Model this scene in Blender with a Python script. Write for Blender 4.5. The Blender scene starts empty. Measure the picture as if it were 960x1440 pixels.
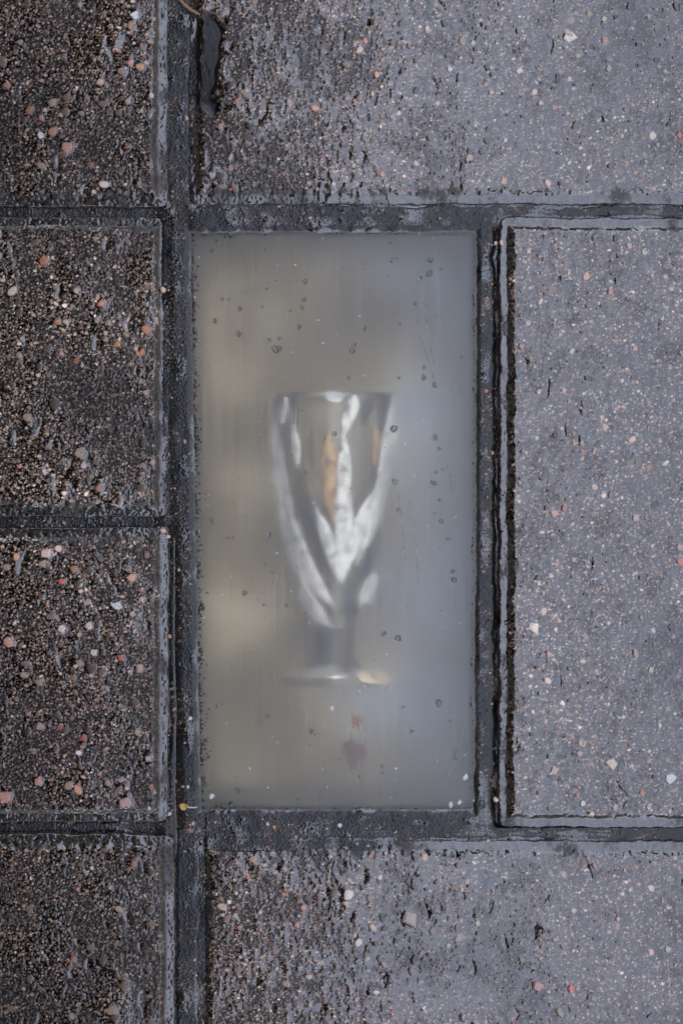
import bpy, math
import numpy as np

# ------------------------------------------------------------------ camera, sky, sun, exposure
SC = bpy.context.scene
COL = SC.collection
MM = 0.001
PX = 0.00025                      # one photo pixel on the paving, in metres
CAMH = 0.55


def wx(px): return (px - 480.0) * PX
def wy(py): return (720.0 - py) * PX


cam_d = bpy.data.cameras.new('camera')
cam = bpy.data.objects.new('camera', cam_d)
COL.objects.link(cam)
cam.location = (0, 0, CAMH)
cam.rotation_euler = (0, 0, 0)
cam_d.sensor_fit = 'VERTICAL'
cam_d.sensor_height = 36.0
cam_d.lens = 36.0 * CAMH / 0.36
cam_d.clip_start = 0.01
cam_d.clip_end = 500
SC.camera = cam

SUN_EL, SUN_AZ = 42.0, 275.0       # azimuth measured from +y towards +x
world = bpy.data.worlds.new('World')
SC.world = world
world.use_nodes = True
wn = world.node_tree
bg = wn.nodes['Background']
sky = wn.nodes.new('ShaderNodeTexSky')
sky.sky_type = 'NISHITA'
sky.sun_disc = False
sky.sun_elevation = math.radians(SUN_EL)
sky.sun_rotation = math.radians(SUN_AZ)
sky.air_density = 1.3
sky.dust_density = 2.0
sky.ozone_density = 1.5
veil = wn.nodes.new('ShaderNodeHueSaturation')      # thin even cloud takes most of the blue out
veil.inputs['Hue'].default_value = 0.516
veil.inputs['Saturation'].default_value = 0.50
wn.links.new(sky.outputs[0], veil.inputs['Color'])
wn.links.new(veil.outputs[0], bg.inputs['Color'])
bg.inputs['Strength'].default_value = 0.15

sun_d = bpy.data.lights.new('sun', 'SUN')
sun_d.energy = 0.5
sun_d.angle = math.radians(20)
sun_d.color = (1.0, 0.95, 0.88)
sun = bpy.data.objects.new('sun', sun_d)
COL.objects.link(sun)
sun.rotation_euler = (math.radians(90 - SUN_EL), 0, math.radians(180 - SUN_AZ))

SC.view_settings.view_transform = 'Standard'
SC.view_settings.look = 'None'
SC.view_settings.gamma = 1
SC.view_settings.use_curve_mapping = False
SC.view_settings.exposure = 2.86
SC.render.engine = 'CYCLES'
SC.cycles.max_bounces = 16
SC.cycles.transmission_bounces = 14
SC.cycles.diffuse_bounces = 5
SC.cycles.glossy_bounces = 5
SC.cycles.transparent_max_bounces = 12
SC.cycles.caustics_refractive = True
SC.cycles.caustics_reflective = True
SC.cycles.blur_glossy = 0.3
SC.cycles.use_denoising = True
SC.cycles.denoiser = 'OPENIMAGEDENOISE'
SC.cycles.denoising_input_passes = 'RGB_ALBEDO_NORMAL'
SC.cycles.denoising_prefilter = 'ACCURATE'

# ------------------------------------------------------------------ small helpers
RNG = np.random.default_rng(11)


def tag(o, label=None, cat=None, group=None, kind=None):
    if label: o['label'] = label
    if cat: o['category'] = cat
    if group: o['group'] = group
    if kind: o['kind'] = kind
    return o


def empty(name, loc):
    o = bpy.data.objects.new(name, None)
    o.empty_display_size = 0.02
    o.location = loc
    COL.objects.link(o)
    return o


def link(name, me, mat, parent=None):
    o = bpy.data.objects.new(name, me)
    COL.objects.link(o)
    if mat: me.materials.append(mat)
    if parent is not None:
        o.parent = parent
        o.location = -parent.location
    return o


def mesh_py(name, verts, faces, smooth=True):
    me = bpy.data.meshes.new(name)
    me.from_pydata([tuple(map(float, v)) for v in verts], [], faces)
    if smooth:
        me.polygons.foreach_set('use_smooth', np.ones(len(me.polygons), bool))
    me.update()
    return me


def sstep(a, b, x):
    t = np.clip((x - a) / (b - a), 0, 1)
    return t * t * (3 - 2 * t)


def grid_mesh(name, xs, ys, Z, keep, attrs):
    """mesh of a height field on the grid xs by ys; keep marks the quads that stay"""
    ny, nx = Z.shape
    ids = np.arange(ny * nx, dtype=np.int64).reshape(ny, nx)
    q = np.stack([ids[:-1, :-1], ids[:-1, 1:], ids[1:, 1:], ids[1:, :-1]], -1)[keep].reshape(-1, 4)
    used, inv = np.unique(q, return_inverse=True)
    inv = inv.reshape(-1, 4)
    co = np.empty((len(used), 3), np.float32)
    co[:, 0] = xs[used % nx]
    co[:, 1] = ys[used // nx]
    co[:, 2] = Z.ravel()[used]
    me = bpy.data.meshes.new(name)
    n = len(inv)
    me.vertices.add(len(used))
    me.vertices.foreach_set('co', co.ravel())
    me.loops.add(n * 4)
    me.loops.foreach_set('vertex_index', inv.astype(np.int32).ravel())
    me.polygons.add(n)
    me.polygons.foreach_set('loop_start', np.arange(0, n * 4, 4, dtype=np.int32))
    me.polygons.foreach_set('use_smooth', np.ones(n, bool))
    me.update(calc_edges=True)
    for k, a in attrs.items():
        if a.ndim == 3:
            at = me.color_attributes.new(k, 'FLOAT_COLOR', 'POINT')
            c = np.ones((len(used), 4), np.float32)
            c[:, :3] = a.reshape(-1, 3)[used]
            at.data.foreach_set('color', c.ravel())
        else:
            at = me.attributes.new(k, 'FLOAT', 'POINT')
            at.data.foreach_set('value', a.ravel()[used].astype(np.float32))
    return me


class NT:
    def __init__(self, name):
        self.m = bpy.data.materials.new(name)
        self.m.use_nodes = True
        self.t = self.m.node_tree
        self.bsdf = self.t.nodes['Principled BSDF']

    def n(self, typ, **kw):
        nd = self.t.nodes.new('ShaderNode' + typ)
        for k, v in kw.items(): setattr(nd, k, v)
        return nd

    def l(self, a, b): self.t.links.new(a, b)

    def set(self, **kw):
        for k, v in kw.items():
            self.bsdf.inputs[k.replace('_', ' ')].default_value = v

    def coord(self, scale=(1, 1, 1)):
        tc = self.n('TexCoord')
        mp = self.n('Mapping')
        mp.inputs['Scale'].default_value = scale
        self.l(tc.outputs['Object'], mp.inputs['Vector'])
        return mp.outputs[0]

    def noise(self, vec, scale, detail=2, rough=0.5):
        nd = self.n('TexNoise')
        nd.inputs['Scale'].default_value = scale
        nd.inputs['Detail'].default_value = detail
        nd.inputs['Roughness'].default_value = rough
        self.l(vec, nd.inputs['Vector'])
        return nd.outputs['Fac']

    def ramp(self, fac, stops):
        r = self.n('ValToRGB')
        els = r.color_ramp.elements
        while len(els) < len(stops): els.new(0.5)
        for e, (p, c) in zip(els, stops):
            e.position = p
            e.color = (c, c, c, 1) if not hasattr(c, '__len__') else (*c, 1)
        self.l(fac, r.inputs[0])
        return r.outputs[0]

    def mix(self, fac, a, b, blend='MIX'):
        m = self.n('Mix', data_type='RGBA', blend_type=blend)
        for s, v in ((m.inputs[0], fac), (m.inputs[6], a), (m.inputs[7], b)):
            if hasattr(v, 'is_linked'): self.l(v, s)
            else: s.default_value = v if not hasattr(v, '__len__') else (*v, 1)
        return m.outputs[2]

    def math(self, op, a, b=0.0, clamp=False):
        m = self.n('Math', operation=op, use_clamp=clamp)
        for s, v in ((m.inputs[0], a), (m.inputs[1], b)):
            if hasattr(v, 'is_linked'): self.l(v, s)
            else: s.default_value = v
        return m.outputs[0]

    def bump(self, h, dist, strength=1.0):
        b = self.n('Bump')
        b.inputs['Distance'].default_value = dist
        b.inputs['Strength'].default_value = strength
        self.l(h, b.inputs['Height'])
        self.l(b.outputs[0], self.bsdf.inputs['Normal'])


# ------------------------------------------------------------------ materials
def concrete_mat():
    m = NT('wet aggregate concrete')
    col = m.n('Attribute', attribute_name='grain_colour')
    wet = m.n('Attribute', attribute_name='wet')
    near = m.n('Attribute', attribute_name='modelled')
    v = m.coord()
    vo = m.n('TexVoronoi')
    vo.inputs['Scale'].default_value = 900
    m.l(v, vo.inputs['Vector'])
    sep = m.n('SeparateColor')
    m.l(vo.outputs['Color'], sep.inputs[0])
    far = m.ramp(sep.outputs[0], [(0.0, (0.015, 0.014, 0.013)), (0.55, (0.03, 0.027, 0.025)), (0.85, (0.1, 0.085, 0.075)), (1.0, (0.3, 0.24, 0.2))])
    base = m.mix(near.outputs['Fac'], far, col.outputs['Color'])
    nz = m.noise(v, 2600, 2)
    k = m.ramp(nz, [(0.3, 0.5), (0.7, 0.9)])
    base = m.mix(1.0, base, k, 'MULTIPLY')
    m.l(base, m.bsdf.inputs['Base Color'])
    r = m.n('MapRange')
    m.l(wet.outputs['Fac'], r.inputs[0])
    r.inputs[3].default_value = 0.32
    r.inputs[4].default_value = 0.07
    m.l(r.outputs[0], m.bsdf.inputs['Roughness'])
    sp = m.n('MapRange')
    m.l(wet.outputs['Fac'], sp.inputs[0])
    sp.inputs[3].default_value = 0.36
    sp.inputs[4].default_value = 1.0
    m.l(sp.outputs[0], m.bsdf.inputs['Specular IOR Level'])
    m.bump(m.noise(v, 3600, 2), 0.00003, 0.4)
    m.set(IOR=1.5)
    return m.m


def paving_mat():
    m = NT('wet paving beyond')
    v = m.coord()
    br = m.n('TexBrick')
    br.inputs['Scale'].default_value = 1.0
    br.inputs['Brick Width'].default_value = 0.21
    br.inputs['Row Height'].default_value = 0.105
    br.inputs['Mortar Size'].default_value = 0.004
    br.inputs['Color1'].default_value = (0.05, 0.045, 0.042, 1)
    br.inputs['Color2'].default_value = (0.035, 0.033, 0.032, 1)
    br.inputs['Mortar'].default_value = (0.015, 0.015, 0.015, 1)
    m.l(v, br.inputs['Vector'])
    k = m.ramp(m.noise(v, 500, 3), [(0.3, 0.4), (0.7, 1.6)])
    m.l(m.mix(1.0, br.outputs['Color'], k, 'MULTIPLY'), m.bsdf.inputs['Base Color'])
    m.set(Roughness=0.25)
    m.bump(m.noise(v, 700, 2), 0.0006)
    return m.m


def pane_mat():
    m = NT('scratched frosted glass')
    v = m.coord()
    vs = m.coord((1500, 22, 1))          # long fine lines down the pane
    vs2 = m.coord((620, 9, 1))
    lines = m.noise(vs, 1.0, 2)
    lines2 = m.noise(vs2, 1.0, 3)
    fine = m.noise(v, 1500, 2)
    h = m.math('ADD', m.math('MULTIPLY', lines, 0.5), m.math('MULTIPLY', lines2, 0.8))
    h = m.math('ADD', h, m.math('MULTIPLY', fine, 0.25))
    m.bump(h, 0.000045, 1.0)
    cl = m.noise(v, 45, 3)
    m.l(m.ramp(cl, [(0.3, 0.285), (0.7, 0.33)]), m.bsdf.inputs['Roughness'])
    # mineral dust specks lying on the glass
    vo = m.n('TexVoronoi')
    vo.inputs['Scale'].default_value = 620
    m.l(v, vo.inputs['Vector'])
    sep = m.n('SeparateColor')
    m.l(vo.outputs['Color'], sep.inputs[0])
    pick = m.math('GREATER_THAN', sep.outputs[0], 0.93)
    size = m.math('MULTIPLY', sep.outputs[1], 0.26)
    dot = m.math('LESS_THAN', vo.outputs['Distance'], size)
    speck = m.math('MULTIPLY', pick, dot)
    vein = m.ramp(m.noise(m.coord((1900, 20, 1)), 1.0, 2), [(0.5, 0.0), (0.8, 0.13)])
    sum_ = m.math('ADD', m.math('MULTIPLY', speck, 0.5), m.math('MULTIPLY', vein, 0.4), clamp=True)
    m.set(Base_Color=(0.97, 0.98, 0.97, 1), IOR=1.5, Specular_IOR_Level=0.5)
    tr = m.math('SUBTRACT', 1.0, sum_, clamp=True)
    m.l(tr, m.bsdf.inputs['Transmission Weight'])
    m.l(m.mix(speck, (0.98, 0.945, 0.85), (0.62, 0.62, 0.6)), m.bsdf.inputs['Base Color'])
    return m.m


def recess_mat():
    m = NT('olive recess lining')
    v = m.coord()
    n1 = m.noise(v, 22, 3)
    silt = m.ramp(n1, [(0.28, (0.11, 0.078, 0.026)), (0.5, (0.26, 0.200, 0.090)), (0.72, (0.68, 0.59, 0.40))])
    sky_tint = m.ramp(n1, [(0.25, (0.25, 0.30, 0.40)), (0.75, (0.38, 0.44, 0.54))])
    # olive silt; towards the right a blue sky reflection put into the colour
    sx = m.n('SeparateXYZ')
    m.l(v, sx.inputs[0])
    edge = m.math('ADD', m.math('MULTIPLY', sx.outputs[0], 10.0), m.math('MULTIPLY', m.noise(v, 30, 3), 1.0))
    c = m.mix(m.ramp(edge, [(0.5, 0.0), (1.0, 1.0)]), silt, sky_tint)
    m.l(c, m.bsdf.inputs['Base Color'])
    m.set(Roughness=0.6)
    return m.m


def simple(name, c, rough=0.4, var=0.25, scale=900, **kw):
    m = NT(name)
    v = m.coord()
    k = m.ramp(m.noise(v, scale, 3), [(0.3, 1 - var), (0.7, 1 + var)])
    m.l(m.mix(1.0, c, k, 'MULTIPLY'), m.bsdf.inputs['Base Color'])
    m.set(Roughness=rough, **kw)
    return m.m


def clear_mat(name, c, ior, rough):
    m = NT(name)
    v = m.coord()
    m.l(m.ramp(m.noise(v, 90, 2), [(0.3, rough), (0.7, rough * 1.6)]), m.bsdf.inputs['Roughness'])
    m.set(Base_Color=(*c, 1), IOR=ior, Transmission_Weight=1.0)
    return m.m


def mottled_mat(name, c, tw=0.06):
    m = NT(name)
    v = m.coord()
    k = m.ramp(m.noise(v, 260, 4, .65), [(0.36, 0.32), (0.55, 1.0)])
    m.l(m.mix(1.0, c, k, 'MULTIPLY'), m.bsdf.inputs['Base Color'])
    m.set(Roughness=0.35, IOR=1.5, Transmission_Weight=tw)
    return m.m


M_CON = concrete_mat()
M_PAVE = paving_mat()
M_PANE = pane_mat()
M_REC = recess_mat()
M_GLASS = clear_mat('clear cut glass', (0.94, 0.91, 0.84), 1.5, 0.03)
M_WATER = clear_mat('rain water', (0.93, 0.95, 0.95), 1.36, 0.28)
M_GLINT = mottled_mat('white sky glint', (1.0, 0.99, 0.94), 0.02)
M_DARKGLASS = simple('dark glass band', (0.05, 0.052, 0.045), 0.3)
M_STEM = simple('smoky stem glass', (0.085, 0.072, 0.052), 0.35)
M_AMBER = mottled_mat('amber stain', (0.8, 0.50, 0.22), 0.2)
M_TWIG = simple('twig bark', (0.2, 0.12, 0.06), 0.5)
M_CHIP = simple('pale chip', (0.42, 0.41, 0.38), 0.4)
M_ORANGE = simple('orange stone', (0.4, 0.18, 0.09), 0.3)
M_PINK = simple('pink stone', (0.5, 0.33, 0.26), 0.3)
M_GREY = simple('grey stone', (0.3, 0.29, 0.28), 0.3)
M_RED = simple('red stone', (0.33, 0.06, 0.045), 0.3)
M_LEAF = simple('ochre leaf scrap', (0.42, 0.22, 0.06), 0.5)
M_RUST = simple('rust stain', (0.24, 0.085, 0.02), 0.7)
M_MAROON = simple('maroon stain', (0.09, 0.032, 0.014), 0.7)
M_RENDER = simple('dark render', (0.06, 0.055, 0.05), 0.7, 0.2, 12)
M_FOOT = simple('grey foot arc', (0.42, 0.4, 0.35), .4, .3, 200)
M_SCR = simple('scratch in glass', (0.16, 0.155, 0.145), 0.5)
M_WALLR = simple('brown recess wall', (0.15, 0.12, 0.065), 0.6, 0.4, 60)
M_LOWBLOCK = simple('grey render', (0.1, 0.095, 0.09), 0.8, 0.15, 6)
M_BLOCKER = simple('dark sky blocker', (0.022, 0.019, 0.016), 0.7, 0.2, 12)

# ------------------------------------------------------------------ raster of the paving
DX = 0.25 * MM
RX = np.arange(-0.134, 0.134 + 1e-9, DX).astype(np.float64)
RY = np.arange(-0.194, 0.194 + 1e-9, DX).astype(np.float64)
NX, NY = len(RX), len(RY)
GX, GY = np.meshgrid(RX, RY)
KX = np.fft.rfftfreq(NX) * 2 * np.pi
KY = np.fft.fftfreq(NY) * 2 * np.pi


def blur(a, sx, sy=None):
    """gaussian blur, sigmas in metres"""
    sy = sx if sy is None else sy
    f = np.exp(-0.5 * (KX[None] * sx / DX) ** 2 - 0.5 * (KY[:, None] * sy / DX) ** 2)
    return np.fft.irfft2(np.fft.rfft2(a) * f, s=a.shape)


def smooth_noise(sx, sy=None):
    a = blur(RNG.standard_normal((NY, NX)), sx, sy)
    return a / a.std()


def boxsd(X, Y, x0, y0, x1, y1, r):
    """distance inside a rounded rectangle (positive inside)"""
    cx, cy, hx, hy = (x0 + x1) / 2, (y0 + y1) / 2, abs(x1 - x0) / 2, abs(y1 - y0) / 2
    qx, qy = np.abs(X - cx) - hx + r, np.abs(Y - cy) - hy + r
    out = np.hypot(np.maximum(qx, 0), np.maximum(qy, 0)) + np.minimum(np.maximum(qx, qy), 0) - r
    return -out


PAL = np.array([[.018, .016, .015], [.060, .048, .039], [.115, .090, .072], [.19, .152, .122], [.31, .255, .22],
                [.42, .37, .33], [.56, .53, .50], [.36, .215, .16], [.36, .18, .11], [.085, .087, .09]])


def grains(c, dens, rlo, rhi, hgt, probs, seed):
    """one size of sand or stone: jittered cells, each with a tilted ellipse dome"""
    rg = np.random.default_rng(seed)
    wob = 0.16 * c
    X = GX + wob * smooth_noise(0.35 * c) * 0.5
    Y = GY + wob * smooth_noise(0.35 * c) * 0.5
    ix = np.floor(X / c).astype(np.int32); iy = np.floor(Y / c).astype(np.int32)
    ox, oy = ix.min() - 1, iy.min() - 1
    n = (iy.max() - oy + 3, ix.max() - ox + 3)
    ux, uy = rg.random(n), rg.random(n)
    r = c * (rlo + (rhi - rlo) * rg.random(n) ** 1.5)
    r[rg.random(n) > dens] = 1e-6
    th = rg.random(n) * np.pi
    asp = 1 + 0.5 * rg.random(n)
    ca, sa = np.cos(th) / r * asp ** .5, np.sin(th) / r * asp ** .5
    cb, sb = np.cos(th) / r / asp ** .5, np.sin(th) / r / asp ** .5
    colr = PAL[rg.choice(len(PAL), size=n, p=np.array(probs) / sum(probs))]
    colr = colr * (0.55 + 0.9 * rg.random(n)[..., None]) * np.array([1.22, 1.0, .80])
    hh = hgt * r * (0.6 + 0.8 * rg.random(n))
    H = np.zeros_like(GX); Q = np.full_like(GX, 9.0)
    J = np.zeros(GX.shape, np.int32); I = np.zeros(GX.shape, np.int32)
    for dj in (-1, 0, 1):
        for di in (-1, 0, 1):
            jj, ii = iy + dj - oy, ix + di - ox
            dx = X - (ix + di + ux[jj, ii]) * c
            dy = Y - (iy + dj + uy[jj, ii]) * c
            q = (dx * ca[jj, ii] + dy * sa[jj, ii]) ** 2 + (dy * cb[jj, ii] - dx * sb[jj, ii]) ** 2
            h = np.where(q < 1, hh[jj, ii] * np.sqrt(np.clip(1 - q * q, 0, 1)), 0)
            b = h > H
            H[b] = h[b]; Q[b] = q[b]; J[b] = jj[b]; I[b] = ii[b]
    return H, Q, colr[J, I]


# dark  brown  tan  tan2 light  pale white pink orange slate
P_FINE = [4.5, 6.5, 8, 7.5, 5, 3.0, 1.2, 1.1, .2, .6]
P_MED = [1.5, 5, 7, 6, 4, 2.2, .8, .8, .4, .6]
P_BIG = [1.2, 4, 5, 4, 2.5, 1.6, .8, .8, .5, 1.0]
SAND = (0.006, 0.0045, 0.0035)
stoneH = np.zeros_like(GX)
stoneC = np.empty((NY, NX, 3)); stoneC[:] = SAND
for (c, dens, rlo, rhi, hg, pr, sd) in ((0.74 * MM, .82, .25, .46, .26, P_FINE, 1), (1.2 * MM, .68, .22, .42, .27, P_FINE, 2),
                                        (2.2 * MM, .38, .20, .36, .24, P_MED, 3), (5.5 * MM, .3, .14, .30, .17, P_BIG, 4)):
    H, Q, C = grains(c, dens, rlo, rhi, hg, pr, sd)
    b = H > stoneH * 0.9
    edge = sstep(1.0, 0.55, Q)[..., None]
    stoneC = np.where(b[..., None], np.array(SAND) * (1 - edge) + C * edge, stoneC)
    stoneH = np.maximum(stoneH, H)

# the stones one can tell apart in the photograph: x, y, radius in photo pixels, kind
O, S, K, W_, R_, T_ = (.44, .17, .075), (.50, .255, .175), (.50, .32, .27), (.58, .56, .52), (.46, .11, .08), (.36, .26, .17)
CR = (.58, .47, .36)
BIG = [(184, 88, 5, S), (42, 155, 8, O), (74, 144, 8, T_), (58, 166, 5, S), (95, 208, 9, S), (128, 232, 5, O), (180, 143, 5, K), (190, 22, 8, W_),
       (28, 60, 5, T_), (62, 367, 9, O), (143, 427, 6, O), (82, 453, 6, O), (107, 408, 5, K), (94, 453, 5, K), (57, 190, 6, W_), (10, 120, 6, O),
       (334, 143, 5, O), (297, 135, 5, S), (305, 130, 4, S), (299, 246, 6, W_), (324, 237, 5, S), (328, 265, 5, R_), (310, 178, 5, S), (450, 141, 4, CR),
       (800, 52, 9, CR), (798, 46, 6, S), (850, 58, 8, S), (856, 96, 7, CR), (632, 97, 5, W_), (708, 255, 6, S), (537, 245, 6, S), (770, 258, 7, K), (800, 111, 5, CR),
       (710, 197, 4, W_), (955, 190, 7, R_), (848, 27, 6, CR), (912, 23, 5, W_), (858, 410, 6, S), (930, 448, 5, W_), (743, 353, 5, S), (884, 346, 6, K),
       (905, 355, 5, CR), (112, 636, 9, T_), (118, 655, 5, K), (64, 664, 5, K), (165, 484, 6, O), (192, 490, 5, S), (205, 552, 5, K), (215, 650, 6, K),
       (139, 686, 6, O), (66, 778, 9, K), (104, 800, 7, O), (88, 818, 6, R_), (185, 812, 8, S), (165, 852, 7, W_), (60, 793, 7, T_), (88, 884, 7, CR),
       (125, 880, 7, CR), (12, 903, 9, S), (170, 925, 6, R_), (132, 918, 6, CR), (55, 960, 6, T_), (892, 490, 6, S), (803, 494, 5, CR), (808, 622, 7, S),
       (792, 549, 5, K), (779, 722, 7, S), (793, 714, 6, R_), (894, 728, 7, K), (912, 658, 5, O), (848, 697, 5, CR), (782, 794, 5, S), (757, 820, 5, CR),
       (750, 882, 9, CR), (772, 920, 6, S), (958, 790, 9, R_), (918, 887, 5, W_), (915, 942, 6, CR), (800, 565, 5, T_), (754, 616, 5, CR), (869, 572, 4, O),
       (8, 1121, 10, S), (54, 1100, 8, S), (177, 1130, 11, K), (213, 1107, 6, S), (117, 1037, 6, R_), (83, 1023, 6, R_), (110, 1059, 5, W_), (170, 1097, 5, K),
       (151, 1102, 5, S), (193, 1030, 6, T_), (208, 1067, 5, CR), (188, 1215, 6, O), (155, 1248, 5, K), (103, 1348, 5, O), (337, 1305, 5, O), (427, 1277, 6, S),
       (322, 1270, 4, W_), (417, 1302, 5, S), (860, 1074, 9, CR), (942, 1095, 9, W_), (804, 1036, 5, O), (814, 1060, 6, K), (812, 1117, 6, O), (903, 1116, 6, O),
       (927, 1020, 5, CR), (819, 1130, 6, W_), (865, 1135, 6, K), (912, 1135, 6, K), (577, 1293, 13, CR), (490, 1258, 9, CR), (671, 1299, 6, CR), (755, 1386, 9, S),
       (803, 1390, 8, R_), (938, 1335, 6, CR), (915, 1338, 6, K), (868, 1292, 5, K), (805, 1280, 5, CR), (630, 1330, 5, CR), (540, 1357, 6, K), (733, 488, 6, S),
       (240, 748, 0, S), (600, 520 - 480, 5, CR), (730, 100, 6, CR), (760, 145, 5, K), (664, 60, 5, W_), (690, 330 - 200, 5, K), (880, 230, 5, S), (560, 160, 5, CR)]
rb = np.random.default_rng(5)
for (px, py, rad, c) in BIG:
    if rad <= 0: continue
    x, y, r = wx(px), wy(py), rad * PX * (0.84 if px < 240 and rad < 9 else .8 if rad < 9 else .92)
    i0, i1 = np.searchsorted(RX, (x - 1.6 * r, x + 1.6 * r)); j0, j1 = np.searchsorted(RY, (y - 1.6 * r, y + 1.6 * r))
    if i1 - i0 < 3 or j1 - j0 < 3: continue
    X, Y = GX[j0:j1, i0:i1] - x, GY[j0:j1, i0:i1] - y
    a0 = rb.random() * 6.28
    ang = np.arctan2(Y, X)
    nk = rb.integers(4, 7)
    prof = np.max([np.cos(ang - a0 - 6.28 * k / nk - rb.random() * .7) / (0.72 + .3 * rb.random()) for k in range(nk)], axis=0)
    q = np.hypot(X, Y) / r * np.clip(prof, .5, 2)
    h = np.where(q < 1, r * 0.16 * np.clip(1 - q ** 5, 0, 1), 0)
    b = q < 1.0
    sh = stoneH[j0:j1, i0:i1]; sc = stoneC[j0:j1, i0:i1]
    cc = np.array(c) * (0.85 + 0.4 * rb.random())
    cc = cc * .92 + cc.mean() * .08
    e = sstep(1.02, 0.8, q)[..., None]
    mott = 1 + 0.12 * rb.standard_normal(q.shape)[..., None]
    sc[b] = (np.array(SAND) * (1 - e) + cc * e * mott)[b]
    sh[b] = np.maximum(h + 0.10 * MM, sh * 0.4)[b]

# broad unevenness, pits without stone
n_big, n_mid = smooth_noise(7 * MM), smooth_noise(2.2 * MM)
hol = np.hypot((GX - wx(290)) / (26 * PX), (GY - wy(72)) / (62 * PX)) + .22 * n_mid      # a broken corner filled with silt
hollow = sstep(1.15, .75, hol)
patch_ = smooth_noise(16 * MM)
pit = sstep(1.45, 2.2, smooth_noise(1.4 * MM, 1.9 * MM) + 0.25 * n_big)
stoneH = stoneH * (1 - pit) - 0.25 * MM * pit
stoneH = stoneH * (1 - .85 * hollow) - 0.9 * MM * hollow
stoneC = stoneC * (1 - .8 * hollow[..., None]) * np.clip(1 + .16 * n_big + .14 * patch_, .55, 1.5)[..., None]
ripple0 = smooth_noise(0.27 * MM, 0.42 * MM)
rippleb = smooth_noise(0.5 * MM, 0.6 * MM)
patch = smooth_noise(9 * MM)
ripple = smooth_noise(0.42 * MM, 1.0 * MM)
ripple2 = smooth_noise(0.8 * MM, 1.7 * MM)
micro = smooth_noise(0.28 * MM)

PAVERS = {  # x0, y0, x1, y1 of the foot of each paver in photo pixels
    'L1': (-190, -128, 237, 291), 'L2': (-190, 302, 239, 728), 'L3': (-190, 740, 238, 1159), 'L4': (-190, 1173, 247, 1597),
    'T': (263, -130, 1100, 288), 'R': (700, 304, 1128, 1167), 'B': (275, 1182, 1110, 1602)}
wobx, woby = smooth_noise(3 * MM) * 0.16 * MM, smooth_noise(3 * MM) * 0.16 * MM
wob = smooth_noise(0.7 * MM) * 0.13 * MM
LEDGE, RISER, DROP = 3.0 * MM, 2.9 * MM, 1.3 * MM


def profile(d):
    z = -DROP * (1 - sstep(LEDGE, LEDGE + RISER, d))
    z = z - 1.1 * MM * (1 - sstep(0, 1.0 * MM, d)) ** 2 - 0.05 * (LEDGE - np.minimum(d, LEDGE))
    return z


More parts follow.
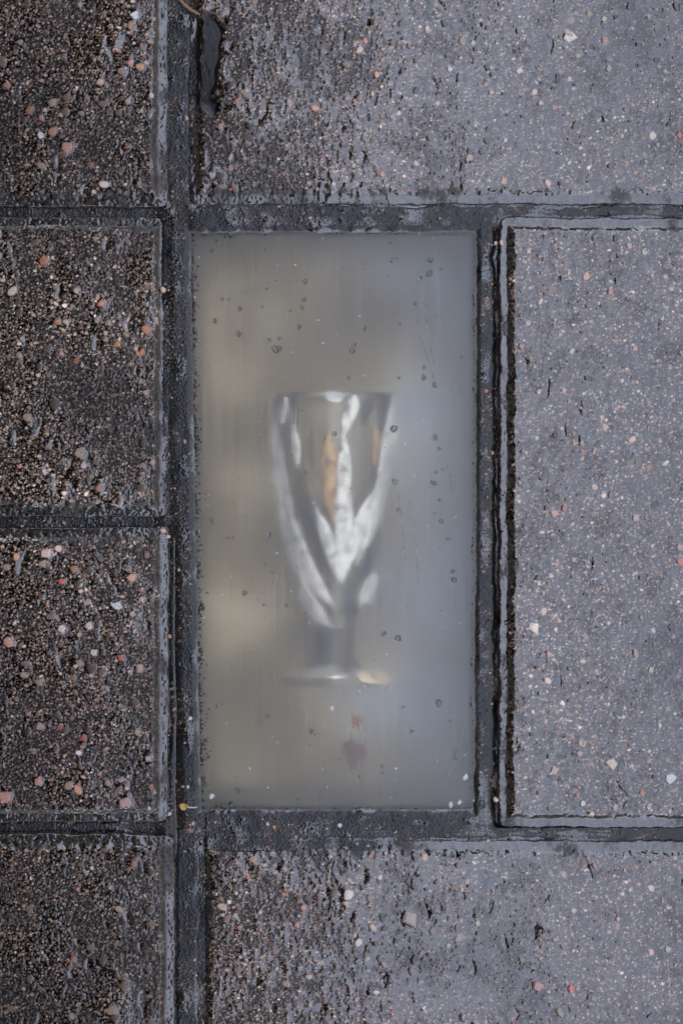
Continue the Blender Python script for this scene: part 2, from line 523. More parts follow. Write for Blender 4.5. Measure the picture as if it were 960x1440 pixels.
def paver(key, label, seed):
    x0, y0, x1, y1 = [f(v) for f, v in zip((wx, wy, wx, wy), PAVERS[key])]
    y0, y1 = y1, y0
    rg = np.random.default_rng(seed)
    # dense window
    i0, i1 = np.searchsorted(RX, (x0 - 1 * MM, x1 + 1 * MM)); j0, j1 = np.searchsorted(RY, (y0 - 1 * MM, y1 + 1 * MM))
    sl = (slice(j0, j1), slice(i0, i1))
    d = boxsd(GX[sl] + wobx[sl], GY[sl] + woby[sl], x0, y0, x1, y1, 3.2 * MM) + wob[sl]
    f = sstep(LEDGE + 0.45 * RISER, LEDGE + .8 * RISER, d + 0.5 * MM * n_mid[sl] + .5 * MM * ripple[sl])
    rough = f * stoneH[sl] + (1 - f) * 0.035 * MM * micro[sl]
    prof = profile(d) + 0.10 * MM * n_big[sl] * f
    # film of rain: hangs in the hollows between the grains
    full = np.zeros_like(GX); full[sl] = rough
    lv = blur(full, 0.85 * MM, 1.0 * MM)[sl]
    rainy = sstep(wx(290), wx(660), GX[sl])          # more water stands where the paving lies open to the rain
    rip = .6 * sstep(wx(712), wx(725), GX[sl]) * sstep(wx(830), wx(760), GX[sl]) + .45 + .7 * sstep(wx(235), wx(265), GX[sl]) - 0.45 * sstep(wx(500), wx(720), GX[sl]) + 0.5 * sstep(wx(250), wx(300), GX[sl]) * sstep(wx(600), wx(480), GX[sl])
    t = -.25 * MM * hollow[sl] + (-0.026 + 0.038 * rainy) * MM + 0.026 * MM * n_mid[sl] + (0.02 - .004 * rainy) * MM * n_big[sl] + rip * MM * (0.015 * ripple[sl] + 0.012 * ripple2[sl] + 0.009 * ripple0[sl]) + MM * rippleb[sl] * rainy * (.012 + .030 * sstep(.4, 1.7, patch[sl]))
    film = lv + t
    wet = np.maximum(sstep(-0.02 * MM, 0.02 * MM, film - rough), (1 - f) * sstep(-2.6, .6, n_mid[sl] + .6 * ripple2[sl]) * sstep(LEDGE + .5 * RISER, LEDGE, d))
    wet = np.maximum(wet, .6 * rainy * f) * (1 - hollow[sl])
    top = np.maximum(film, rough)
    z = prof + top
    z = np.where(d < 0, -12 * MM, z)
    colr = stoneC[sl] * f[..., None] + (1 - f[..., None]) * np.array([.046, .037, .029]) * (1 + .35 * micro[sl][..., None]).clip(.3, 2)
    colr = colr * (1 - .75 * hollow[sl][..., None])
    deep = sstep(0.02 * MM, 0.17 * MM, film - rough)[..., None]
    colr = colr * (1 - deep) + np.array([.007, .006, .005]) * deep * (0.3 + 0.7 * 1)
    tint = 1 + 0.008 * rg.standard_normal(3)
    colr = colr * tint
    # coarse rows and columns carry the paver on beyond the picture
    def axis(lo, hi, R, a, b):
        pts = []
        if lo < R[a] - DX: pts += list(np.concatenate([[lo, lo + .5 * MM, lo + LEDGE, lo + LEDGE + RISER], np.arange(lo + 9 * MM, R[a] - MM, 6 * MM)]))
        pre = len(pts); pts += list(R[a:b]); post = len(pts)
        if hi > R[b - 1] + DX: pts += list(np.concatenate([np.arange(R[b - 1] + 2 * MM, hi - 9 * MM, 6 * MM), [hi - LEDGE - RISER, hi - LEDGE, hi - .5 * MM, hi]]))
        return np.array(pts), pre, post
    xs, xa, xb = axis(x0, x1, RX, i0, i1)
    ys, ya, yb = axis(y0, y1, RY, j0, j1)
    XX, YY = np.meshgrid(xs, ys)
    D = boxsd(XX, YY, x0, y0, x1, y1, 3.2 * MM)
    Z = np.where(D < -1e-7, -12 * MM, profile(D) + 0.05 * MM)
    Cc = np.full((len(ys), len(xs), 3), .03); Wt = np.full(Z.shape, .5); Md = np.zeros(Z.shape)
    Z[ya:yb, xa:xb] = z; Cc[ya:yb, xa:xb] = colr; Wt[ya:yb, xa:xb] = wet; Md[ya:yb, xa:xb] = 1
    D[ya:yb, xa:xb] = d
    Z += (XX - (x0 + x1) / 2) * 0.006 * rg.standard_normal() + (YY - (y0 + y1) / 2) * 0.004 * rg.standard_normal()
    ins = D > -0.3 * MM
    keep = ins[:-1, :-1] | ins[1:, :-1] | ins[:-1, 1:] | ins[1:, 1:]
    me = grid_mesh('paver', xs, ys, Z, keep, {'grain_colour': Cc, 'wet': Wt, 'modelled': Md})
    o = link('paver', me, M_CON)
    tag(o, label, 'paver', 'wet concrete pavers around the glass panel')
    return o


# ------------------------------------------------------------------ the bed of mortar and grit between the pavers
GZ = -1.5 * MM                     # top of the glass pane
# the pane as a slightly crooked quadrilateral (photo pixels)
QUAD = [(268, 327), (668, 326), (664, 1139), (283, 1139)]


def quadsd(X, Y):
    P = [(wx(a), wy(b)) for a, b in QUAD]
    dist = np.full(X.shape, 1e9)
    for k in range(4):
        (ax, ay), (bx, by) = P[k], P[(k + 1) % 4]
        L = math.hypot(bx - ax, by - ay)
        nx, ny = (by - ay) / L, -(bx - ax) / L
        dist = np.minimum(dist, (X - ax) * nx + (Y - ay) * ny)
    return dist                    # positive inside


def mortar():
    rg = np.random.default_rng(77)
    H1, Q1, C1 = grains(0.62 * MM, .9, .3, .5, .42, [10, 6, 2.5, 1.3, .7, .45, .3, .1, .05, 4], 21)
    H2, Q2, C2 = grains(2.2 * MM, .25, .14, .3, .4, [6, 4, 2, 2, 1, 1, .8, .8, .6, 4], 22)
    H = np.maximum(H1, H2)
    C = np.where((H2 > H1)[..., None], C2, C1)
    base = np.array([.017, .0155, .015])
    e = sstep(1.0, .5, np.where(H2 > H1, Q2, Q1))[..., None]
    e = e * np.where(H2 > H1, 1, sstep(-.6, .8, smooth_noise(2.5 * MM)))[..., None]
    C = base * (1 - e) + C * e
    soft = smooth_noise(1.6 * MM)
    gq = quadsd(GX + .4 * wobx, GY + .4 * woby) + 0.8 * wob
    # how far above the ledges the mortar stands: a kerb round the glass, worn elsewhere
    lvl = -1.95 * MM + 0.05 * MM * soft + 0.06 * MM * n_big
    smear = sstep(wx(275), wx(262), GX) * sstep(wy(760), wy(730), GY)
    lvl = lvl + 0.45 * MM * smear
    low = sstep(wx(232), wx(215), GX) * (GY > wy(1180))
    lvl = lvl - 1.1 * MM * low
    edge = .25 * n_big
    over = np.maximum(sstep(wx(690), wx(560), GX + 12 * MM * edge) * (GX > wx(255)) * sstep(wy(345), wy(335), GY),
                      sstep(wx(740), wx(640), GX + 12 * MM * edge) * (GX > wx(290)) * sstep(wy(1125), wy(1135), GY))
    lvl = lvl + .28 * MM * over * (1 - smear)
    ring = sstep(-9.5 * MM, -5.5 * MM, gq)
    lvl = lvl + ring * (0.75 - .45 * smear) * MM
    # groove beside each paver
    dmax = np.full(GX.shape, -1.0)
    for k, (a, b, c, d_) in PAVERS.items():
        dmax = np.maximum(dmax, boxsd(GX + wobx, GY + woby, wx(a), wy(d_), wx(c), wy(b), 3.2 * MM) + wob)
    crack = sstep(-0.75 * MM, -0.1 * MM, dmax + 0.28 * MM * n_mid)
    right = sstep(wx(684), wx(688), GX) * sstep(wy(1170), wy(1160), -GY * -1) if False else sstep(wx(684), wx(690), GX) * (GY > wy(1165)) * (GY < wy(318))
    crack = np.maximum(crack * (0.35 + 0.65 * sstep(-.2, .9, smooth_noise(4 * MM))), right * sstep(-1.9 * MM, -1.1 * MM, dmax + .2 * MM * soft))
    lvl = lvl - crack * (0.5 + (2.0 + .8 * n_mid) * right) * MM * (1 - .85 * smear)
    # fine grooves running along the left joint
    gro = np.exp(-((GX - wx(247) - .3 * MM * n_big) / (.5 * MM)) ** 2) * (GY < wy(760))
    lvl = lvl - .45 * MM * gro
    # fall towards the glass
    fil = sstep(-2.4 * MM, -0.15 * MM, gq)
    z = lvl * (1 - fil) + (GZ - 0.12 * MM) * fil
    gr = (1 - 0.65 * sstep(-2.6 * MM, -1.6 * MM, gq)) 
    # grit stuck to the edge of the glass
    sp = RNG.random(GX.shape)
    leftw = np.where(GX < wx(330), 6.5 * MM, 1.6 * MM)
    stick = (gq > 0) * np.clip(1 - gq / leftw, 0, 1) ** 2.2
    n3 = smooth_noise(.24 * MM)
    zin = GZ - .02 * MM + .15 * MM * (n3 - 2.3 + 3.3 * stick + .5 * soft * stick)
    z = np.where(gq > 0.1 * MM, np.minimum(zin, GZ + .22 * MM), z + (gq <= 0.1 * MM) * H * gr * 1.15)
    film = blur(z, .5 * MM) + (-.075 + .035 * n_mid + .03 * soft) * MM + .008 * MM * ripple
    wet = sstep(-.03 * MM, .02 * MM, film - z)
    z = np.where(gq > -.4 * MM, z, np.maximum(z, film))
    C = C * (1 - .35 * wet[..., None])
    brown = sstep(-2.6 * MM, -1.2 * MM, gq)[..., None]
    C = C * (1 - brown) + brown * np.array([.030, .024, .019]) * (1 + .3 * micro[..., None])
    under = dmax > LEDGE + 1.0 * MM
    ins = (~under) & ((gq < 0.1 * MM) | (z > GZ))
    keep = ins[:-1, :-1] & ins[1:, :-1] & ins[:-1, 1:] & ins[1:, 1:]
    o = link('mortar_bed', grid_mesh('mortar_bed', RX, RY, z, keep, {'grain_colour': np.clip(C, .003, 1), 'wet': wet, 'modelled': np.ones_like(z)}), M_CON)
    tag(o, 'dark gritty wet mortar filling the joints between the pavers', 'mortar', kind='structure')
    return o


paver('L1', 'dark brown speckled paver in the top corner beside the fallen twig', 101)
paver('L2', 'dark brown speckled paver beside the upper half of the glass panel', 102)
paver('L3', 'dark brown speckled paver beside the lower half of the glass panel', 103)
paver('L4', 'dark speckled paver in the bottom corner with water on its edge', 104)
paver('T', 'wide wet paver above the glass panel, dark at one end', 105)
paver('R', 'upright blue grey wet paver beside the glass panel, across a deep black joint', 106)
paver('B', 'wide wet paver below the glass panel with a large cream stone in it', 107)
mortar()

# the paving beyond, and a bed under everything
ax0, ax1, ay0, ay1 = wx(-190), wx(1100), wy(1595), wy(-125)
vs, fs = [], []
F = 30.0
for (a, b, c, d_) in ((-F, -F, F, ay0), (-F, ay1, F, F), (-F, ay0, ax0, ay1), (ax1, ay0, F, ay1)):
    k = len(vs); vs += [(a, b, -.002), (c, b, -.002), (c, d_, -.002), (a, d_, -.002)]; fs.append((k, k + 1, k + 2, k + 3))
tag(link('pavement', mesh_py('pavement', vs, fs, False), M_PAVE), kind='structure')
tag(link('ground', mesh_py('ground', [(-F, -F, -.07), (F, -F, -.07), (F, F, -.07), (-F, F, -.07)], [(0, 1, 2, 3)], False), M_PAVE), kind='structure')

# ------------------------------------------------------------------ the panel of glass over its recess
FLOORZ = -0.052
panel = empty('glass_inlay', (wx(470), wy(732), GZ))
tag(panel, 'frosted scratched glass panel set in mortar between the wet pavers', 'glass panel')


def box(x0, y0, z0, x1, y1, z1):
    v = [(x0, y0, z0), (x1, y0, z0), (x1, y1, z0), (x0, y1, z0), (x0, y0, z1), (x1, y0, z1), (x1, y1, z1), (x0, y1, z1)]
    f = [(3, 2, 1, 0), (4, 5, 6, 7), (0, 1, 5, 4), (1, 2, 6, 5), (2, 3, 7, 6), (3, 0, 4, 7)]
    return v, f


v, f = box(wx(262), wy(1147), GZ - .006, wx(676), wy(318), GZ)
link('pane', mesh_py('pane', v, f, False), M_PANE, panel)
# recess: floor and four walls, open at the top
x0, x1, y0, y1 = wx(270), wx(668), wy(1139), wy(326)
zt = GZ - .0062
v = [(x0, y0, FLOORZ), (x1, y0, FLOORZ), (x1, y1, FLOORZ), (x0, y1, FLOORZ), (x0, y0, zt), (x1, y0, zt), (x1, y1, zt), (x0, y1, zt)]
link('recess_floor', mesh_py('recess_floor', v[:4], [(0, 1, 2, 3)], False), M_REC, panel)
link('recess_wall', mesh_py('recess_wall', v, [(0, 4, 5, 1), (1, 5, 6, 2), (2, 6, 7, 3), (3, 7, 4, 0)], False), M_WALLR, panel)

# ------------------------------------------------------------------ the cut-glass goblet lying in the recess
FLAT = 0.72                        # the goblet is oval in section
AXZ = -0.0245
AXX = 469.5
PROF = [(556, 88), (600, 84), (660, 77), (713, 70), (760, 64), (800, 57), (835, 47), (860, 36), (880, 30), (895, 27), (910, 26), (925, 29),
        (936, 40), (944, 58), (950, 70), (957, 73), (962, 71)]


def under(px, py, z):
    """where the thing at depth z stands so that it is seen below (px, py) on the paving"""
    dep = (GZ - z) - 0.006 / 3 - GZ
    s = (CAMH + dep) / CAMH
    return wx(px) * s, wy(py) * s


yy = np.array([p[0] for p in PROF], float); rr = np.array([p[1] for p in PROF], float)


def rad(py): return np.interp(py, yy, rr) * PX * 1.05


gob = empty('glass_goblet', (*under(AXX, 750, AXZ), AXZ))
tag(gob, 'cut glass goblet lying under the frosted panel', 'goblet')


def lathe(rows, nseg=48, close=False):
    vv, ff = [], []
    for (py, r) in rows:
        cx, cy = under(AXX, py, AXZ)
        for k in range(nseg):
            a = 2 * math.pi * k / nseg
            vv.append((cx + r * math.sin(a), cy, AXZ + FLAT * r * math.cos(a)))
    n = len(rows)
    for i in range(n - 1 if not close else n):
        for k in range(nseg):
            a, b = i * nseg + k, i * nseg + (k + 1) % nseg
            c, d_ = ((i + 1) % n) * nseg + (k + 1) % nseg, ((i + 1) % n) * nseg + k
            ff.append((a, b, c, d_))
    return vv, ff


rows = [(p, rad(p)) for p in np.linspace(556, 884, 26)]
inner = [(p, max(rad(p) - 2.4 * MM, .2 * MM)) for p in np.linspace(862, 557, 22)]
v, f = lathe(rows + [(884.5, .1 * MM), (884.2, .05 * MM)] + [(862.5, .1 * MM)] + inner, close=True)
link('bowl', mesh_py('bowl', v, f), M_GLASS, gob)
v, f = lathe([(885, .1 * MM)] + [(p, rad(p) if p > 889 else rad(889)) for p in np.linspace(886, 935, 14)] + [(935.5, .1 * MM)])
link('stem', mesh_py('stem', v, f), M_STEM, gob)
v, f = lathe([(936, .1 * MM)] + [(p, rad(p)) for p in np.linspace(936.5, 961, 14)] + [(961.5, .1 * MM)])
link('foot', mesh_py('foot', v, f), M_GLASS, gob)


def ribbon(name, path, mat, lift=0.35 * MM, thick=0.7 * MM, sub=10, front=True):
    """a raised colour band: path of (px, py, half width px) laid on the curved bowl, with thickness"""
    P = np.array(path, float)
    tt = np.linspace(0, len(P) - 1, (len(P) - 1) * sub + 1)
    # smooth the polyline
    Q = np.stack([np.interp(tt, np.arange(len(P)), P[:, k]) for k in range(3)], 1)
    ker = np.hanning(sub + 2)[1:-1]; ker /= ker.sum()
    pad = sub // 2
    for k in range(3):
        ext = np.concatenate([np.repeat(Q[0, k], pad), Q[:, k], np.repeat(Q[-1, k], pad)])
        Q[:, k] = np.convolve(ext, ker, 'same')[pad:-pad]
    m, w = len(Q), 7
    T = np.gradient(Q[:, :2], axis=0); T /= np.linalg.norm(T, axis=1)[:, None] + 1e-9
    N = np.stack([-T[:, 1], T[:, 0]], 1)
    top, bot = [], []
    for i in range(m):
        taper = min(1, 3.2 * i / m + .12, 3.2 * (m - 1 - i) / m + .12)
        for j in range(w):
            s = (j / (w - 1) * 2 - 1)
            px, py = Q[i, :2] + N[i] * s * Q[i, 2] * taper
            R = rad(py)
            X = (px - AXX) * PX * 1.05
            zz = math.sqrt(max(R * R - X * X, (0.12 * R) ** 2))
            z = AXZ + (FLAT * zz + lift)
            x, y = under(AXX, py, AXZ)
            x += X
            bulge = (1 - s * s) * thick
            top.append((x, y, z + bulge * .6)); bot.append((x, y, z - .15 * MM))
    vv = top + bot; off = m * w; ff = []
    for i in range(m - 1):
        for j in range(w - 1):
            a = i * w + j
            ff.append((a, a + 1, a + w + 1, a + w)); ff.append((off + a, off + a + w, off + a + w + 1, off + a + 1))
    ring = [i for i in range(w)] + [i * w + w - 1 for i in range(1, m)] + [(m - 1) * w + j for j in range(w - 2, -1, -1)] + [i * w for i in range(m - 2, 0, -1)]
    for a, b in zip(ring, ring[1:] + ring[:1]): ff.append((a, off + a, off + b, b))
    me = mesh_py(name, vv, ff)
    return link(name, me, mat, gob)


GLINTS = [
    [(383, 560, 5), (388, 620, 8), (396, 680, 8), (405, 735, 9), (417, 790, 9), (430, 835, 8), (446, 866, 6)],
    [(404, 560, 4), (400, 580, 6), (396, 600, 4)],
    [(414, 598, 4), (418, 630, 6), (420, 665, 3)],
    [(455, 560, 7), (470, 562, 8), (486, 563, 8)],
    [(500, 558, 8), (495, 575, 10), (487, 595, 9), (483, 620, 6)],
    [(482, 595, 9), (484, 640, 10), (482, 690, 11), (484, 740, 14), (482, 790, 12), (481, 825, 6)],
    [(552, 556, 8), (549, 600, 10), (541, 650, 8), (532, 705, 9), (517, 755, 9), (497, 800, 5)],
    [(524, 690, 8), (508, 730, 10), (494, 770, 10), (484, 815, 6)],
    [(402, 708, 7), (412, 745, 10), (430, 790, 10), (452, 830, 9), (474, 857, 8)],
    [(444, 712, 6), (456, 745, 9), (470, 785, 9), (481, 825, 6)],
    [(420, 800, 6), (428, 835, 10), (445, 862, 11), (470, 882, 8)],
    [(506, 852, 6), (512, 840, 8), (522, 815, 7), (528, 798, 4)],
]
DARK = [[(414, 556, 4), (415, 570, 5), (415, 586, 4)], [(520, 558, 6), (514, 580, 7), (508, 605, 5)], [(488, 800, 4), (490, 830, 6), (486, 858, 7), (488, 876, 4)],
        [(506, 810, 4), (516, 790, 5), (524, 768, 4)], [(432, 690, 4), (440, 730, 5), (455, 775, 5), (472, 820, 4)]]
for c in DARK: ribbon('dark_band', c, M_DARKGLASS, lift=.15 * MM, thick=.3 * MM)  # dark patches of the bowl, laid on as dark bands
for c in GLINTS: ribbon('facet_glint', c, M_GLINT)  # sky highlights on the facets, put in as white bands
ribbon('amber_streak', [(462, 606, 8), (462, 650, 12), (465, 700, 10), (468, 738, 5)], M_AMBER)
ribbon('amber_streak', [(440, 600, 5), (444, 640, 9), (450, 680, 7)], simple('brown stain', (0.22, 0.165, 0.09), .5), lift=.2 * MM, thick=.2 * MM)
ribbon('amber_streak', [(528, 600, 4), (527, 630, 6), (523, 662, 3)], M_AMBER)
ribbon('foot_arc', [(420, 950, 4), (440, 942, 6), (470, 938, 6), (497, 945, 4)], M_FOOT, thick=.4 * MM)
ribbon('foot_arc', [(497, 943, 5), (512, 946, 8), (535, 952, 8), (550, 957, 4)], simple('cream foot glint', (0.85, 0.72, 0.52), .4, .25, 200), thick=.4 * MM, lift=1.5 * MM)  # warm glint on the foot, put in as cream colour


# a few long scratches in the pane
for pts in ([(657, 1012), (640, 1062), (622, 1118)], [(586, 440), (593, 478), (607, 522), (614, 545)], [(596, 420), (601, 470), (611, 515)], [(625, 640), (633, 668), (634, 690)],
            [(300, 418), (340, 408), (372, 398)], [(575, 700), (585, 760), (589, 830)], [(560, 690), (566, 745), (570, 790)], [(510, 1005), (505, 1060), (502, 1110)], [(548, 962), (538, 972)], [(606, 1128), (622, 1128)]):
    P = np.array(pts, float); t = np.linspace(0, len(P) - 1, 14)
    c = np.stack([np.interp(t, np.arange(len(P)), P[:, k]) for k in (0, 1)], 1)
    vv, ff = [], []
    for i, (a, b) in enumerate(c):
        wdt = (.35 + .25 * math.sin(i * 2.1)) * min(1, i + .2, 13.2 - i)
        vv += [(wx(a - wdt), wy(b), GZ + .012 * MM), (wx(a), wy(b + .3), GZ + .03 * MM), (wx(a + wdt), wy(b), GZ + .012 * MM)]
    for i in range(13):
        for j in (0, 1): ff.append((3 * i + j, 3 * i + j + 1, 3 * i + j + 4, 3 * i + j + 3))
    link('scratch', mesh_py('scratch', vv, ff), M_SCR, panel)


# stains on the floor of the recess
def blob(name, px, py, rx, ry, z, mat, label, cat):
    cx, cy = under(px, py, z)
    rg = np.random.default_rng(int(px))
    n, vv, ff = 24, [(cx, cy, z + .6 * MM)], []
    for k in range(n):
        a = 2 * math.pi * k / n
        s = 1 + .18 * math.sin(3 * a + px) + .1 * rg.standard_normal()
        vv.append((cx + rx * PX * s * math.cos(a), cy + ry * PX * s * math.sin(a), z))
    for k in range(n): ff.append((0, 1 + k, 1 + (k + 1) % n))
    return tag(link(name, mesh_py(name, vv, ff), mat), label, cat)


blob('rust_flake', 502, 1013, 7, 9, -.0115, M_RUST, 'small orange rust flake under the glass below the goblet foot', 'flake')
blob('dirt_flake', 497, 1060, 15, 21, -.0125, M_MAROON, 'dark maroon dirt flake under the glass near the bottom edge', 'flake')

# ------------------------------------------------------------------ rain drops on the pane
def drop_mesh(seed):
    rg = np.random.default_rng(seed)
    nr, ns = 7, 18
    vv, ff = [(0, 0, .46)], []
    ph = rg.random(3) * 6.28
    for i in range(1, nr + 1):
        t = i / nr
        for k in range(ns):
            a = 2 * math.pi * k / ns
            s = 1 + .14 * math.sin(a + ph[0]) + .10 * math.sin(2 * a + ph[1]) + .06 * math.sin(3 * a + ph[2])
            vv.append((t * s * math.cos(a), 1.35 * t * s * math.sin(a), .46 * math.sqrt(max(0, 1 - t ** 2.2)) - (.06 if i == nr else 0)))
    for k in range(ns): ff.append((0, 1 + k, 1 + (k + 1) % ns))
    for i in range(nr - 1):
        for k in range(ns):
            a, b = 1 + i * ns + k, 1 + i * ns + (k + 1) % ns
            ff.append((a, a + ns, b + ns, b))
    ff.append(tuple(1 + (nr - 1) * ns + k for k in range(ns - 1, -1, -1)))
    me = mesh_py('raindrop', vv, ff)
    me.materials.append(M_WATER)
    return me


DROPS = [(312, 419, 4), (321, 419, 3), (336, 433, 4), (301, 451, 5), (335, 469, 6), (375, 405, 4), (368, 430, 3), (428, 395, 4), (427, 420, 5), (425, 432, 4), (408, 436, 3),
         (420, 458, 5), (378, 477, 4), (392, 475, 3), (387, 491, 6), (393, 489, 4), (297, 351, 4), (388, 393, 2.5), (550, 366, 4), (558, 362, 3), (605, 365, 5), (604, 383, 6),
         (620, 377, 4), (591, 390, 4), (583, 426, 3), (562, 454, 3), (512, 460, 4), (498, 483, 4), (495, 493, 5), (596, 516, 3), (596, 530, 6), (611, 540, 4), (649, 501, 3), (490, 531, 4),
         (561, 531, 4), (648, 544, 3), (612, 614, 4), (618, 630, 4), (613, 664, 4), (610, 679, 5), (619, 703, 3), (611, 721, 3), (620, 733, 4), (629, 757, 4), (634, 757, 2.5), (618, 770, 3), (637, 803, 4), (638, 816, 5),
         (620, 859, 3), (617, 990, 7), (567, 994, 3), (579, 1029, 4), (640, 1066, 5), (633, 1015, 3), (537, 1079, 4), (538, 1087, 3), (505, 1092, 4), (450, 1120, 4), (419, 1126, 4),
         (377, 753, 6), (344, 834, 5), (327, 755, 3), (319, 757, 3), (372, 793, 3), (382, 804, 4), (371, 851, 3), (402, 851, 3), (295, 730, 4), (352, 914, 3), (304, 994, 4), (376, 1007, 5), (437, 1029, 4),
         (333, 1113, 5), (553, 603, 6), (556, 678, 5), (561, 717, 4), (540, 891, 4), (559, 898, 5), (470, 610, 4), (427, 665, 4)]
dm = [drop_mesh(k) for k in range(5)]
for k, (px, py, r) in enumerate(DROPS):
    o = bpy.data.objects.new('raindrop', dm[k % 5])
    COL.objects.link(o)
    s = r * PX * 0.62 * (.75 + .5 * RNG.random())
    o.location = (wx(px), wy(py), GZ + .01 * MM)
    o.scale = (s, s, s)
    o.rotation_euler = (0, 0, .5 * math.sin(k * 2.3))
    if px < 345 and py < 520: lb = 'pale raindrop on the brownish upper corner of the frosted glass panel'
    elif px > 575: lb = 'dark edged raindrop on the blue grey side of the frosted glass panel'
    elif py < 545: lb = 'raindrop on the frosted glass panel above the goblet rim'
    elif py > 985: lb = 'raindrop on the frosted glass panel below the goblet foot'
    elif px < 410: lb = 'pale raindrop on the olive side of the frosted glass panel beside the goblet'
    else: lb = 'raindrop on the frosted glass panel over the goblet or just beside it'
    tag(o, lb, 'raindrop', lb.replace('raindrop', 'raindrops'))


# ------------------------------------------------------------------ loose things: pebbles, chips, twig, leaf scrap
def pebble(name, px, py, z, r, mat, label, cat, seed, flat=.6):
    rg = np.random.default_rng(seed)
    import bmesh
    bm = bmesh.new()
    bmesh.ops.create_icosphere(bm, subdivisions=2, radius=1)
    d = rg.standard_normal((5, 3)); d /= np.linalg.norm(d, axis=1)[:, None]
    for vtx in bm.verts:
        p = np.array(vtx.co)
        for q in d:
            e = p @ q - .62
            if e > 0: p = p - q * e * .85
        p *= 1 + .06 * rg.standard_normal()
        vtx.co = p * np.array([1, 1.2, flat]) * r * PX * .78
    me = bpy.data.meshes.new(name)
    bm.to_mesh(me); bm.free()
    me.polygons.foreach_set('use_smooth', np.ones(len(me.polygons), bool))
    o = link(name, me, mat)
    o.location = (wx(px), wy(py), z)
    o.rotation_euler = (0, 0, rg.random() * 3)
    tag(o, label, cat)
    return o


PEB = [(229, 747, -.9, 5, M_PINK, 'pinkish pebble at the mouth of the joint between two left pavers'),
       (236, 755, -1.0, 4.5, M_PINK, 'paler pebble touching the pinkish one beside the left joint'),
       (229, 407, -1.0, 5, M_PINK, 'cream pebble in the joint beside the upper left pavers'),
       (697, 341, -1.4, 3.5, M_PINK, 'pink pebble at the top of the deep black joint'),
       (705, 341, -1.0, 4.5, M_PINK, 'tan pebble on the ledge at the top of the deep black joint'),
       (682, 423, -1.2, 3.5, M_RED, 'red pebble in the mortar beside the upper part of the glass panel'),
       (692, 637, -1.6, 4, M_ORANGE, 'orange pebble in the mortar beside the middle of the glass panel'),
       (683, 549, -1.2, 4, M_ORANGE, 'brown orange pebble in the mortar level with the goblet rim'),
       (697, 1125, -1.4, 5, M_PINK, 'tan pebble at the foot of the deep black joint'),
       (267, 1011, -1.0, 4, M_CHIP, 'white pebble in the mortar beside the lower glass panel'),
       (264, 1107, -1.0, 3, M_CHIP, 'tiny white pebble near the lower corner of the glass panel'),
       (238, 895, -1.4, 4, M_ORANGE, 'orange pebble in the joint beside the lower left paver'),
       (238, 1145, -1.0, 4, M_CHIP, 'pale pebble near the crossing of joints at the lower left'),
       (210, 1137, -1.0, 5, M_PINK, 'salmon pebble at the corner of the lower left paver'),
       (262, 165, -1.1, 4, M_PINK, 'pink pebble on the ledge of the wide upper paver'),
       (385, 1164, -1.1, 4, M_ORANGE, 'orange brown pebble in the mortar below the glass panel')]
for k, (px, py, z, r, m, lb) in enumerate(PEB):
    pebble('pebble', px, py, z * MM, r, m, lb, 'pebble', 300 + k)
pebble('black_pebble', 283, 852, GZ, 4, simple('black grit', (.006, .006, .006), .3), 'black grain of grit on the olive edge of the glass panel', 'grit', 400, .5)


def chip(px, py, r, seed, label, z=GZ):
    rg = np.random.default_rng(seed)
    n = 8
    a = np.linspace(0, 2 * np.pi, n, endpoint=False)
    rad_ = r * PX * (.55 + .7 * rg.random(n))
    vv = [(wx(px) + q * math.cos(t), wy(py) + 1.2 * q * math.sin(t), z + .35 * MM + .1 * MM * math.sin(3 * t)) for q, t in zip(rad_, a)]
    vv += [(x_, y_, z - .05 * MM) for x_, y_, _ in vv]
    ff = [tuple(range(n)), tuple(range(2 * n - 1, n - 1, -1))] + [(k, n + k, n + (k + 1) % n, (k + 1) % n) for k in range(n)]
    tag(link('chip', mesh_py('chip', vv, ff, False), M_CHIP), label, 'chip')


chip(467, 996, 3, 1, 'white chip on the glass panel just below the goblet foot')
chip(655, 1094, 4.5, 2, 'white chip near the lower blue corner of the glass panel')
chip(634, 1133, 4, 3, 'larger white chip on the bottom edge of the glass panel')
chip(646, 1129, 3, 4, 'smaller white chip on the bottom edge of the glass panel')
chip(297, 1121, 4, 5, 'white chip near the lower olive corner of the glass panel')
chip(478, 1161, 3, 6, 'white chip in the mortar below the glass panel', -1.1 * MM)


def tube(pts, radii, ns=10):
    pts = np.array(pts, float); vv, ff = [], []
    for i, p in enumerate(pts):
        t = pts[min(i + 1, len(pts) - 1)] - pts[max(i - 1, 0)]; t /= np.linalg.norm(t)
        u = np.cross(t, (0, 0, 1)); u /= np.linalg.norm(u); w = np.cross(u, t)
        for k in range(ns):
            a = 2 * math.pi * k / ns
            vv.append(p + radii[i] * (u * math.cos(a) + w * math.sin(a)))
    for i in range(len(pts) - 1):
        for k in range(ns):
            a, b = i * ns + k, i * ns + (k + 1) % ns
            ff.append((a, b, b + ns, a + ns))
    ff.append(tuple(range(ns - 1, -1, -1))); ff.append(tuple((len(pts) - 1) * ns + k for k in range(ns)))
    return vv, ff


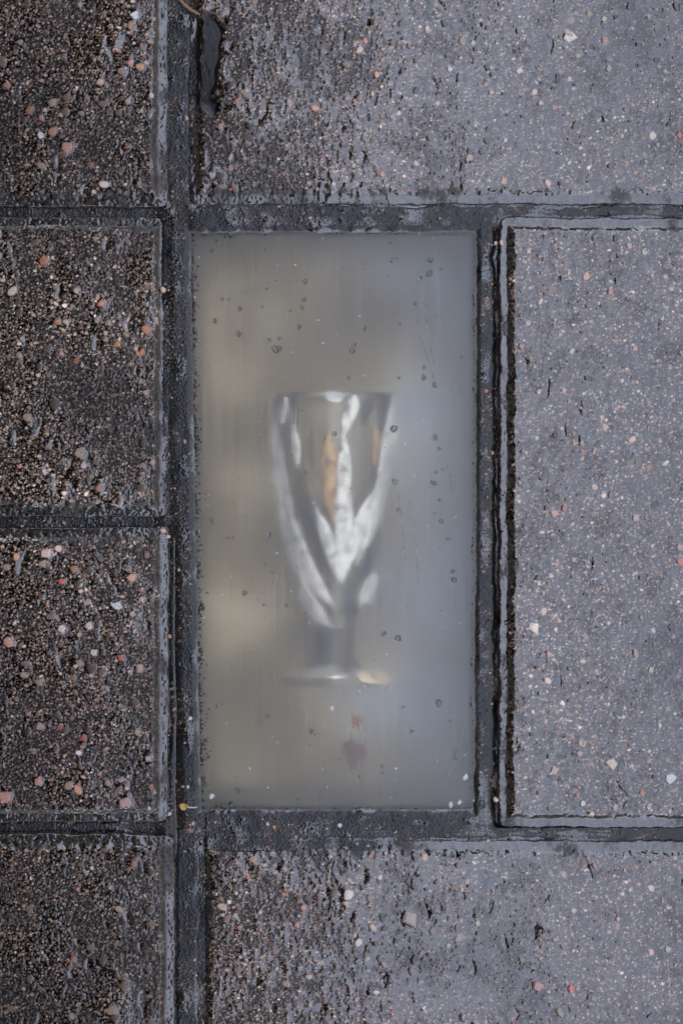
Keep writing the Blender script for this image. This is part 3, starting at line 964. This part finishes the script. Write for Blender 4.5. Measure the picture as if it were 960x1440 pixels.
v, f = tube([(wx(a), wy(b), c * MM) for a, b, c in ((236, -22, .2), (248, -6, .4), (258, 6, .3), (268, 14, .2), (276, 18, .0), (282, 21, -.2))],
            [.55 * MM, .6 * MM, .62 * MM, .6 * MM, .5 * MM, .25 * MM])
tag(link('twig', mesh_py('twig', v, f), M_TWIG), 'brown twig lying across the joint at the top edge', 'twig')
v, f = tube([(wx(a), wy(b), c * MM) for a, b, c in ((262, 1135, -.5), (268, 1136, -.4), (277, 1136, -.5))], [.3 * MM, .25 * MM, .15 * MM])
leaf = empty('leaf_scrap', (wx(258), wy(1135), -.8 * MM))
tag(leaf, 'ochre leaf scrap with a pale stalk at the lower corner of the glass panel', 'leaf')
link('stalk', mesh_py('stalk', v, f), M_CHIP, leaf)
n = 10
vv = [(wx(258) + 6 * PX * math.cos(t) * (1 + .3 * math.sin(3 * t)), wy(1135) + 5 * PX * math.sin(t), -.6 * MM + .25 * MM * math.sin(2 * t)) for t in np.linspace(0, 2 * np.pi, n, endpoint=False)]
vv += [(a, b, c - .25 * MM) for a, b, c in vv]
ff = [tuple(range(n)), tuple(range(2 * n - 1, n - 1, -1))] + [(k, n + k, n + (k + 1) % n, (k + 1) % n) for k in range(n)]
link('blade', mesh_py('blade', vv, ff, False), M_LEAF, leaf)

# ------------------------------------------------------------------ unseen dark roof and wall, added to block the sky mirrored at left
blocker = empty('sky_blocker', (-2.2, 0, 0))
tag(blocker, 'unseen dark roof and wall added to darken the reflections on the wet left pavers', 'light_blocker')
EDGE = -0.29
v, f = box(-2.4, -6, -.05, -2.2, 6, 6.0); link('wall', mesh_py('wall', v, f, False), M_RENDER, blocker)
v, f = box(-2.198, -6, 2.62, EDGE, 6, 2.80); link('unseen_canopy', mesh_py('unseen_canopy', v, f, False), M_BLOCKER, blocker)
v, f = box(EDGE + .002, -6, 2.58, EDGE + .03, 6, 2.83); link('unseen_fascia', mesh_py('unseen_fascia', v, f, False), M_BLOCKER, blocker)

# unseen plain fronts, added to keep the bright horizon out of the wet edges
low_blocker = empty('horizon_blocker', (9, 0, 0))
tag(low_blocker, 'unseen grey fronts added to hide the bright horizon from the sloping wet edges', 'light_blocker')
for nm, (a, b, c, d_) in (('unseen_facade', (8, -14, 9, 14)), ('unseen_wing', (-2.1, 13, 7.998, 14)), ('unseen_wing', (-2.1, -14, 7.998, -13))):
    v, f = box(a, b, -.05, c, d_, 9.5 if nm == 'unseen_facade' else 5.0)
    w = link(nm, mesh_py(nm, v, f, False), M_LOWBLOCK, low_blocker)
